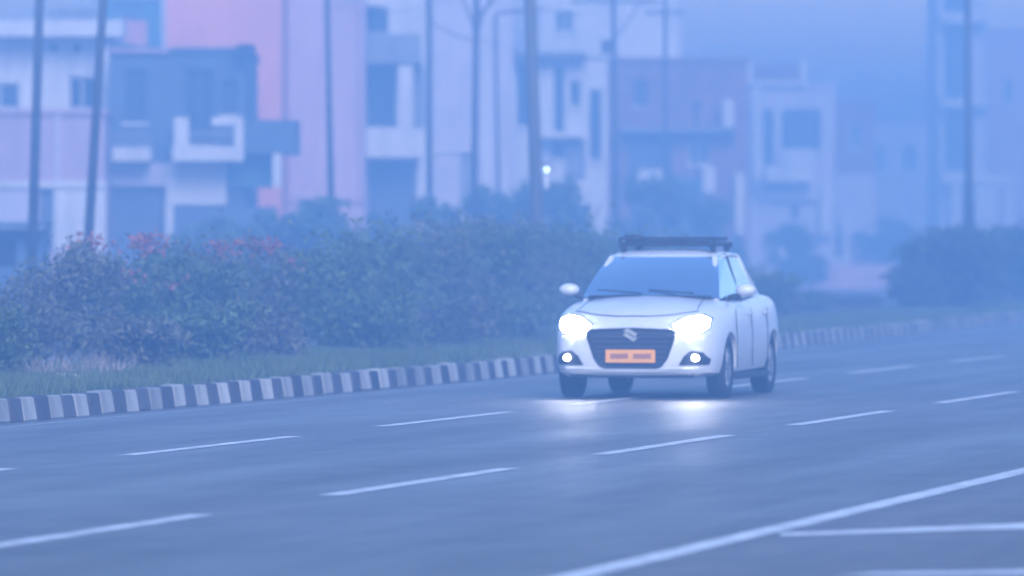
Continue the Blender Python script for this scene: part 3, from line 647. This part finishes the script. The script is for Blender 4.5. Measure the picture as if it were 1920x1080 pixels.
# greenhouse: lower ring and roof
def Bp(x, y, z): return Vector((x, y, z))
gb = {'a': Bp(.70, .98, .985), 'b': Bp(.765, .05, .985), 'c': Bp(.755, -.85, 1.0), 'd': Bp(.66, -1.45, 1.03)}   # foot points (right side)
gt = {'a': Bp(.555, .28, 1.405), 'b': Bp(.585, -.05, 1.435), 'c': Bp(.58, -.72, 1.43), 'd': Bp(.54, -.98, 1.395)}
def mir(v): return Vector((-v.x, v.y, v.z))
rv = []; rf = []
ry = [(.36, 1.39, .52), (.28, 1.425, .565), (.12, 1.458, .59), (-.1, 1.475, .60), (-.4, 1.478, .60), (-.7, 1.462, .592), (-.9, 1.435, .575), (-1.02, 1.40, .545)]
NX = 13
for (y, zc, hw) in ry:
    for j in range(NX):
        u = -1 + 2 * j / (NX - 1); rv.append((u * hw, y - .04 * u * u * (1 if y > -.2 else -1), zc - .045 * abs(u) ** 3.2))
    for j in range(NX):
        u = 1 - 2 * j / (NX - 1); rv.append((u * hw * .985, y - .04 * u * u * (1 if y > -.2 else -1), zc - .045 * abs(u) ** 3.2 - .035))
m2 = 2 * NX
for i in range(len(ry) - 1):
    for j in range(m2): k = (j + 1) % m2; rf.append((i * m2 + j, i * m2 + k, (i + 1) * m2 + k, (i + 1) * m2 + j))
rf.append(tuple(range(m2))); rf.append(tuple(range((len(ry) - 1) * m2 + m2 - 1, (len(ry) - 1) * m2 - 1, -1)))
me = mesh('roof', rv, rf); fixn(me); link('roof', me, M['car'], car, smooth=True)
def bar(b, p, q, wy0, wy1, t=.035):           # pillar: flat bar thick along y
    p = Vector(p); q = Vector(q); n0 = len(b.v); s = 1 if p.x > 0 else -1
    for c, wy in ((p, wy0), (q, wy1)):
        for dx, dy in ((0, -wy), (0, wy), (-s * t, wy), (-s * t, -wy)): b.v.append((c.x + dx, c.y + dy, c.z))
    b.f += [tuple(n0 + i for i in f) for f in ((0, 1, 2, 3), (4, 7, 6, 5), (0, 4, 5, 1), (1, 5, 6, 2), (2, 6, 7, 3), (3, 7, 4, 0))]
for s in (1, -1):
    f_ = (lambda v: v) if s == 1 else mir
    for kk, w0, w1 in (('a', .05, .045), ('c', .03, .03), ('d', .13, .10)):
        b = MB(); bar(b, f_(gb[kk]) - Vector((0, 0, .05)), f_(gt[kk]), w0, w1, .05); b.build('pillar', M['car'], car, bevel=.008)
    b = MB(); bar(b, f_(gb['b']) - Vector((0, 0, .05)), f_(gt['b']), .035, .03, .04); b.build('pillar', M['black'], car)
    def sidewin(k0, k1, off=.012):
        ps = [f_(gb[k0]), f_(gb[k1]), f_(gt[k1]), f_(gt[k0])]; ps = [p - Vector((s * off, 0, 0)) for p in ps]
        ps2 = [p - Vector((s * .006, 0, 0)) for p in ps]
        me = mesh('side_window', ps + ps2, [(0, 1, 2, 3), (7, 6, 5, 4), (0, 4, 5, 1), (1, 5, 6, 2), (2, 6, 7, 3), (3, 7, 4, 0)]); fixn(me)
        link('side_window', me, M['glass'], car)
    sidewin('a', 'b'); sidewin('b', 'c'); sidewin('c', 'd')
def screen(name, yb, zb, wb, yt, zt, wt, bow=.10):
    v = []; f = []; nx, nz = 12, 6
    for lay in (0, .008):
        for j in range(nz + 1):
            t = j / nz
            for i in range(nx + 1):
                u = -1 + 2 * i / nx; ww = wb + (wt - wb) * t; y = yb + (yt - yb) * t - bow * u * u * (1 if yb > 0 else -1)
                v.append((u * ww, y - lay * (1 if yb > 0 else -1), zb + (zt - zb) * t + .03 * math.sin(math.pi * t) - lay * .5))
    N0 = (nx + 1) * (nz + 1)
    for lay in (0, 1):
        for j in range(nz):
            for i in range(nx): a = lay * N0 + j * (nx + 1) + i; f.append((a, a + 1, a + nx + 2, a + nx + 1))
    me = mesh(name, v, f); return link(name, me, M['glass'], car, smooth=True)
screen('windscreen', 1.07, .99, .70, .36, 1.40, .555)
screen('rear_window', -1.56, 1.04, .66, -1.04, 1.39, .53)
# cowl with wipers, interior
b = MB().box(-.62, .93, .99, .62, 1.09, 1.015); b.build('cowl', M['black'], car, bevel=.01)
for x0, x1 in ((-.45, .02), (.08, .55)): MB().tube((x0, 1.03, 1.035), (x1, .97, 1.07), .010, .006, 6).build('wiper', M['black'], car)
MB().box(-.68, .45, .95, .68, .93, 1.04).build('dashboard', M['black'], car, bevel=.03)
MB().box(-.66, -1.4, .9, .66, .45, .97).build('cabin_floor', M['seat'], car)
for s in (-1, 1):
    st = MB().box(s * .36 - .22, -.25, .9, s * .36 + .22, -.12, 1.16).build('front_seat', M['seat'], car, bevel=.04)
    MB().box(s * .36 - .11, -.26, 1.18, s * .36 + .11, -.18, 1.33).build('headrest', M['seat'], st, bevel=.03)
MB().box(-.62, -1.05, .9, .62, -.9, 1.15).build('rear_seat', M['seat'], car, bevel=.04)
bm = bmesh.new(); 
def torus(R0, r0, nn=28, mm=8):
    v = []; f = []
    for i in range(nn):
        a = 2 * math.pi * i / nn
        for j in range(mm):
            c = 2 * math.pi * j / mm; v.append(((R0 + r0 * math.cos(c)) * math.cos(a), r0 * math.sin(c), (R0 + r0 * math.cos(c)) * math.sin(a)))
    for i in range(nn):
        for j in range(mm): f.append((i * mm + j, ((i + 1) % nn) * mm + j, ((i + 1) % nn) * mm + (j + 1) % mm, i * mm + (j + 1) % mm))
    return v, f
v, f = torus(.17, .015); sw = link('steering_wheel', mesh('steering_wheel', v, f), M['black'], car, (.36, .38, 1.03)); sw.rotation_euler = (math.radians(-25), 0, 0)
MB().box(-.10, .40, 1.30, .10, .43, 1.355).build('inner_mirror', M['black'], car, bevel=.01)
# nose surface helper: y of the body at a given (x, z), found by casting on the evaluated body mesh
from mathutils.bvhtree import BVHTree
bv = BVHTree.FromPolygons([v.co.copy() for v in nm.vertices], [tuple(p.vertices) for p in nm.polygons])
def nose(x, z):
    h_ = bv.ray_cast(Vector((x, 4, z)), Vector((0, -1, 0)))
    return h_[0].y if h_[0] is not None else 1.5
def conform(name, pl, m, off0=.004, off1=-.05, sub=6, parent=car, dome=0):
    """a plate that follows the nose; outline pl in (x,z) filled by a triangulated grid"""
    bm = bmesh.new(); vs_ = [bm.verts.new((x, 0, z)) for x, z in pl]; bm.faces.new(vs_)
    bmesh.ops.triangulate(bm, faces=bm.faces); 
    for _ in range(3):
        bmesh.ops.subdivide_edges(bm, edges=[e for e in bm.edges if e.calc_length() > .04], cuts=1)
        bmesh.ops.triangulate(bm, faces=bm.faces)
    cx_ = sum(p[0] for p in pl) / len(pl); cz_ = sum(p[1] for p in pl) / len(pl)
    for v in bm.verts:
        r_ = min(1, math.hypot((v.co.x - cx_) / .2, (v.co.z - cz_) / .12)); v.co.y = nose(v.co.x, v.co.z) + off0 + dome * (1 - r_)
    ex = bmesh.ops.extrude_face_region(bm, geom=list(bm.faces)); 
    for g in ex['geom']:
        if isinstance(g, bmesh.types.BMVert): g.co.y -= (off0 - off1)
    bmesh.ops.recalc_face_normals(bm, faces=bm.faces)
    me = bpy.data.meshes.new(name); bm.to_mesh(me); bm.free(); return link(name, me, m, parent)
gpl = [(-.44, .66), (-.40, .675), (0, .69), (.40, .675), (.44, .66), (.43, .60), (.36, .40), (.30, .325), (.26, .31), (-.26, .31), (-.30, .325), (-.36, .40), (-.43, .60)]
grille = conform('grille', gpl, M['black'], .006, -.05)
def rim(name, pl, m, r_=.012, off=.012, closed=True, parent=car):
    b = MB(); q = pl + ([pl[0]] if closed else []); pts = []
    for (a, c), (d, e) in zip(q, q[1:]):
        for t in range(5): x, z = a + (d - a) * t / 5, c + (e - c) * t / 5; pts.append((x, nose(x, z) + off, z))
    pts.append((q[-1][0], nose(*q[-1]) + off, q[-1][1])); b.path(pts, r_, 6); return b.build(name, m, parent)
rim('grille_surround', gpl, M['black'], .014, .010)
for k in range(6):
    z = .36 + k * .05; hw = .30 + (z - .33) * .36
    rim('slat', [(-hw, z), (hw, z)], M['steel'], .007, .012, False, grille)
# emblem: a chrome angular S on the grille
ys_ = nose(0, .62) + .02
es = MB().prism([(.075, .668), (.03, .700), (-.075, .640), (-.045, .614), (.02, .650)], ys_, ys_ + .012).prism([(-.075, .600), (-.03, .566), (.075, .626), (.045, .654), (-.02, .616)], ys_, ys_ + .012)
es.build('emblem', M['chrome'], car)
# plate with unreadable dark marks
yp = max(nose(0, .42), nose(0, .36)) + .03
pt = MB().box(-.25, yp, .355, .25, yp + .012, .485).build('number_plate', M['plate'], car, bevel=.004)
MB().box(-.262, yp - .03, .343, .262, yp - .002, .497).build('plate_frame', M['black'], car)
for a, c in ((-.21, -.03), (.02, .20)): MB().box(a, yp + .0135, .395, c, yp + .0155, .445).build('plate_print', M['plate_mark'], pt)
for s in (-1, 1):
    hp = [(s * .39, .735), (s * .45, .655), (s * .57, .628), (s * .70, .640), (s * .765, .705), (s * .77, .80), (s * .69, .838), (s * .52, .815)]
    conform('headlamp_housing', hp, M['chrome'], .008, -.05)
    hl = [(s * .42, .730), (s * .46, .670), (s * .57, .643), (s * .69, .655), (s * .752, .715), (s * .748, .79), (s * .67, .822), (s * .53, .80)]  # glowing lens drawn oversized, its bloom put into the shape
    conform('headlight', hl, M['lamp'], .016, -.01, dome=.02)
    fp = [(s * .48, .33), (s * .76, .335), (s * .775, .39), (s * .71, .46), (s * .60, .475), (s * .53, .42)]
    fh = conform('fog_lamp_surround', fp, M['black'], .010, -.04)
    yf = nose(s * .645, .40)
    b = MB(); b.tube((s * .645, yf - .02, .405), (s * .645, yf + .035, .405), .034, .032, 16); b.build('fog_lamp', M['fog'], fh)
rim('bumper_lip', [(-.62, .235), (-.3, .225), (.3, .225), (.62, .235)], M['black'], .022, -.002, False)
rim('bumper_crease', [(-.66, .30), (-.30, .295), (.30, .295), (.66, .30)], M['car'], .012, .0, False)
# bonnet shut line (thin dark gap strip following the bonnet nose)
def up(x, y):
    h_ = bv.ray_cast(Vector((x, y, 3)), Vector((0, 0, -1))); return h_[0].z if h_[0] is not None else .8
pts = [(-.62 + 1.24 * t / 20, 1.87 - .20 * (abs(-1 + 2 * t / 20) ** 3), 0) for t in range(21)]; pts = [(x, y, up(x, y) + .002) for x, y, _ in pts]
MB().path(pts, .008, 5).build('bonnet_seam', M['black'], car)
for s in (-1, 1):
    pts = [(s * (.60 - .05 * t / 10), 1.62 - .66 * t / 10) for t in range(11)]; MB().path([(x, y, up(x, y) + .001) for x, y in pts], .005, 5).build('bonnet_seam', M['black'], car)
# mirrors
def ellip(c, r_, seg=14):
    bm = bmesh.new(); bmesh.ops.create_uvsphere(bm, u_segments=seg, v_segments=10, radius=1)
    for v in bm.verts: v.co = Vector((v.co.x * r_[0] + c[0], (v.co.y * r_[1] if v.co.y > 0 else v.co.y * r_[1] * .35) + c[1], v.co.z * r_[2] + c[2]))
    me = bpy.data.meshes.new('e'); bm.to_mesh(me); bm.free(); return me
for s in (-1, 1):
    mo = link('door_mirror', ellip((s * .905, .62, 1.065), (.105, .09, .066)), M['car'], car, smooth=True)
    MB().tube((s * .72, .62, .985), (s * .86, .62, 1.02), .03, .025, 8).build('mirror_arm', M['black'], mo)
    # door details on the flanks
    for yy, dy in ((.10, .16), (-.75, .16)):
        MB().tube((s * .872, yy - .08, .83), (s * .872, yy + .08, .835), .012, .012, 6).build('door_handle', M['car'], car)
    for yy in (.88, .02, -.88): MB().path([(s * .866, yy, .30), (s * .870, yy + .01, .6), (s * .85, yy, .88)], .005, 4).build('door_seam', M['black'], car)
    MB().box(s * .80, -.95, .175, s * .872, .90, .235).build('side_sill', M['black'], car, bevel=.01)
# roof rack: rails, cross bars, slats and a lashed bundle outline
rk = empty('roof_rack'); rk.parent = car
for s in (-1, 1): MB().path([(s * .46, .20, 1.505), (s * .48, .1, 1.535), (s * .48, -.85, 1.535), (s * .46, -.95, 1.505)], .02, 8).build('side_rail', M['black'], rk)
for yy in (.05, -.18, -.41, -.64, -.83): MB().tube((-.50, yy, 1.52), (.50, yy, 1.52), .016, .016, 8).build('cross_bar', M['black'], rk)
for x in (-.40, -.30, -.20, -.10, 0, .10, .20, .30, .40): MB().box(x - .03, -.86, 1.538, x + .03, .08, 1.565).build('rack_slat', M['black'], rk)
for s in (-1, 1):
    for yy in (.02, -.75): MB().box(s * .46 - .025, yy - .03, 1.44, s * .46 + .025, yy + .03, 1.51).build('rack_foot', M['black'], rk)
MB().path([(-.48, .10, 1.535), (-.49, .10, 1.585), (.49, .10, 1.585), (.49, .10, 1.535)], .016, 8).build('rack_hoop', M['black'], rk)
MB().path([(-.46, -.80, 1.585), (.46, -.80, 1.585)], .016, 8).build('rear_hoop', M['black'], rk)
MB().path([(.30, -.3, 1.575), (.42, -.3, 1.60), (.49, -.35, 1.585), (.52, -.4, 1.60)], .03, 7).build('strap_roll', M['black'], rk)
# wheels
def lathe(prof, n_=28):
    v = []; f = []
    for i in range(n_):
        a = 2 * math.pi * i / n_
        for (x, r_) in prof: v.append((x, r_ * math.cos(a), r_ * math.sin(a)))
    k = len(prof)
    for i in range(n_):
        for j in range(k): f.append((i * k + j, ((i + 1) % n_) * k + j, ((i + 1) % n_) * k + (j + 1) % k, i * k + (j + 1) % k))
    return v, f
tv, tf = lathe([(-.085, .20), (-.098, .25), (-.088, .298), (-.06, .308), (.06, .308), (.088, .298), (.098, .25), (.085, .20)]); tme = mesh('tyre', tv, tf); fixn(tme)
rv_, rf_ = lathe([(-.075, .0), (-.075, .205), (.080, .205), (.078, .18), (.045, .16), (.04, 0)]); rme = mesh('rim', rv_, rf_); fixn(rme); rme.materials.append(M['rim'])
sp = MB()
for k in range(8): a = 2 * math.pi * k / 8; sp.tube((.06, math.cos(a) * .04, math.sin(a) * .04), (.07, math.cos(a) * .185, math.sin(a) * .185), .018, .014, 5)
spm = mesh('spoke', sp.v, sp.f); spm.materials.append(M['rim'])
for ay in (1.2, -1.25):
    for s in (-1, 1):
        wh = empty('wheel', (s * .745, ay, .303)); wh.parent = car; wh.rotation_euler = (0, 0, 0 if s > 0 else math.pi)
        link('tyre', tme, M['rubber'], wh, smooth=True); link('rim', rme, None, wh, smooth=True); link('spokes', spm, None, wh)
# underbody
MB().box(-.56, -1.7, .20, .56, 1.7, .28).build('underbody', M['black'], car, bevel=.02)
MB().box(-.75, -1.28, .22, .75, -1.22, .28).build('axle', M['black'], car)
# headlamp beams (the lit lamps' own light)
for s in (-1, 1):
    L = bpy.data.lights.new('headlamp_beam', 'SPOT'); L.energy = 5; L.spot_size = math.radians(26); L.spot_blend = .9; L.shadow_soft_size = .06; L.color = (1, .96, .9)
    o = bpy.data.objects.new('headlamp_beam', L); COL.objects.link(o); o.parent = car; o.location = (s * .6, 2.06, .72)
    o.rotation_euler = (math.radians(90 - 3.5), 0, 0)  # spot looks along -z; turned to the nose and slightly down
# ------------------------------------------------------------------ haze
hz = MB().box(-420, -30, -1.0, 420, 880, 17).build('haze', None); tag(hz, kind='stuff')
hm = bpy.data.materials.new('haze_air'); hm.use_nodes = True; n = hm.node_tree.nodes; n.remove(n['Principled BSDF'])
pv = n.new('ShaderNodeVolumePrincipled'); pv.inputs['Density'].default_value = .0128; pv.inputs['Absorption Color'].default_value = (.3, .3, .3, 1); pv.inputs['Color'].default_value = (.170, .305, .54, 1); pv.inputs['Anisotropy'].default_value = .1
hm.node_tree.links.new(pv.outputs[0], n['Material Output'].inputs['Volume']); hz.data.materials.append(hm)
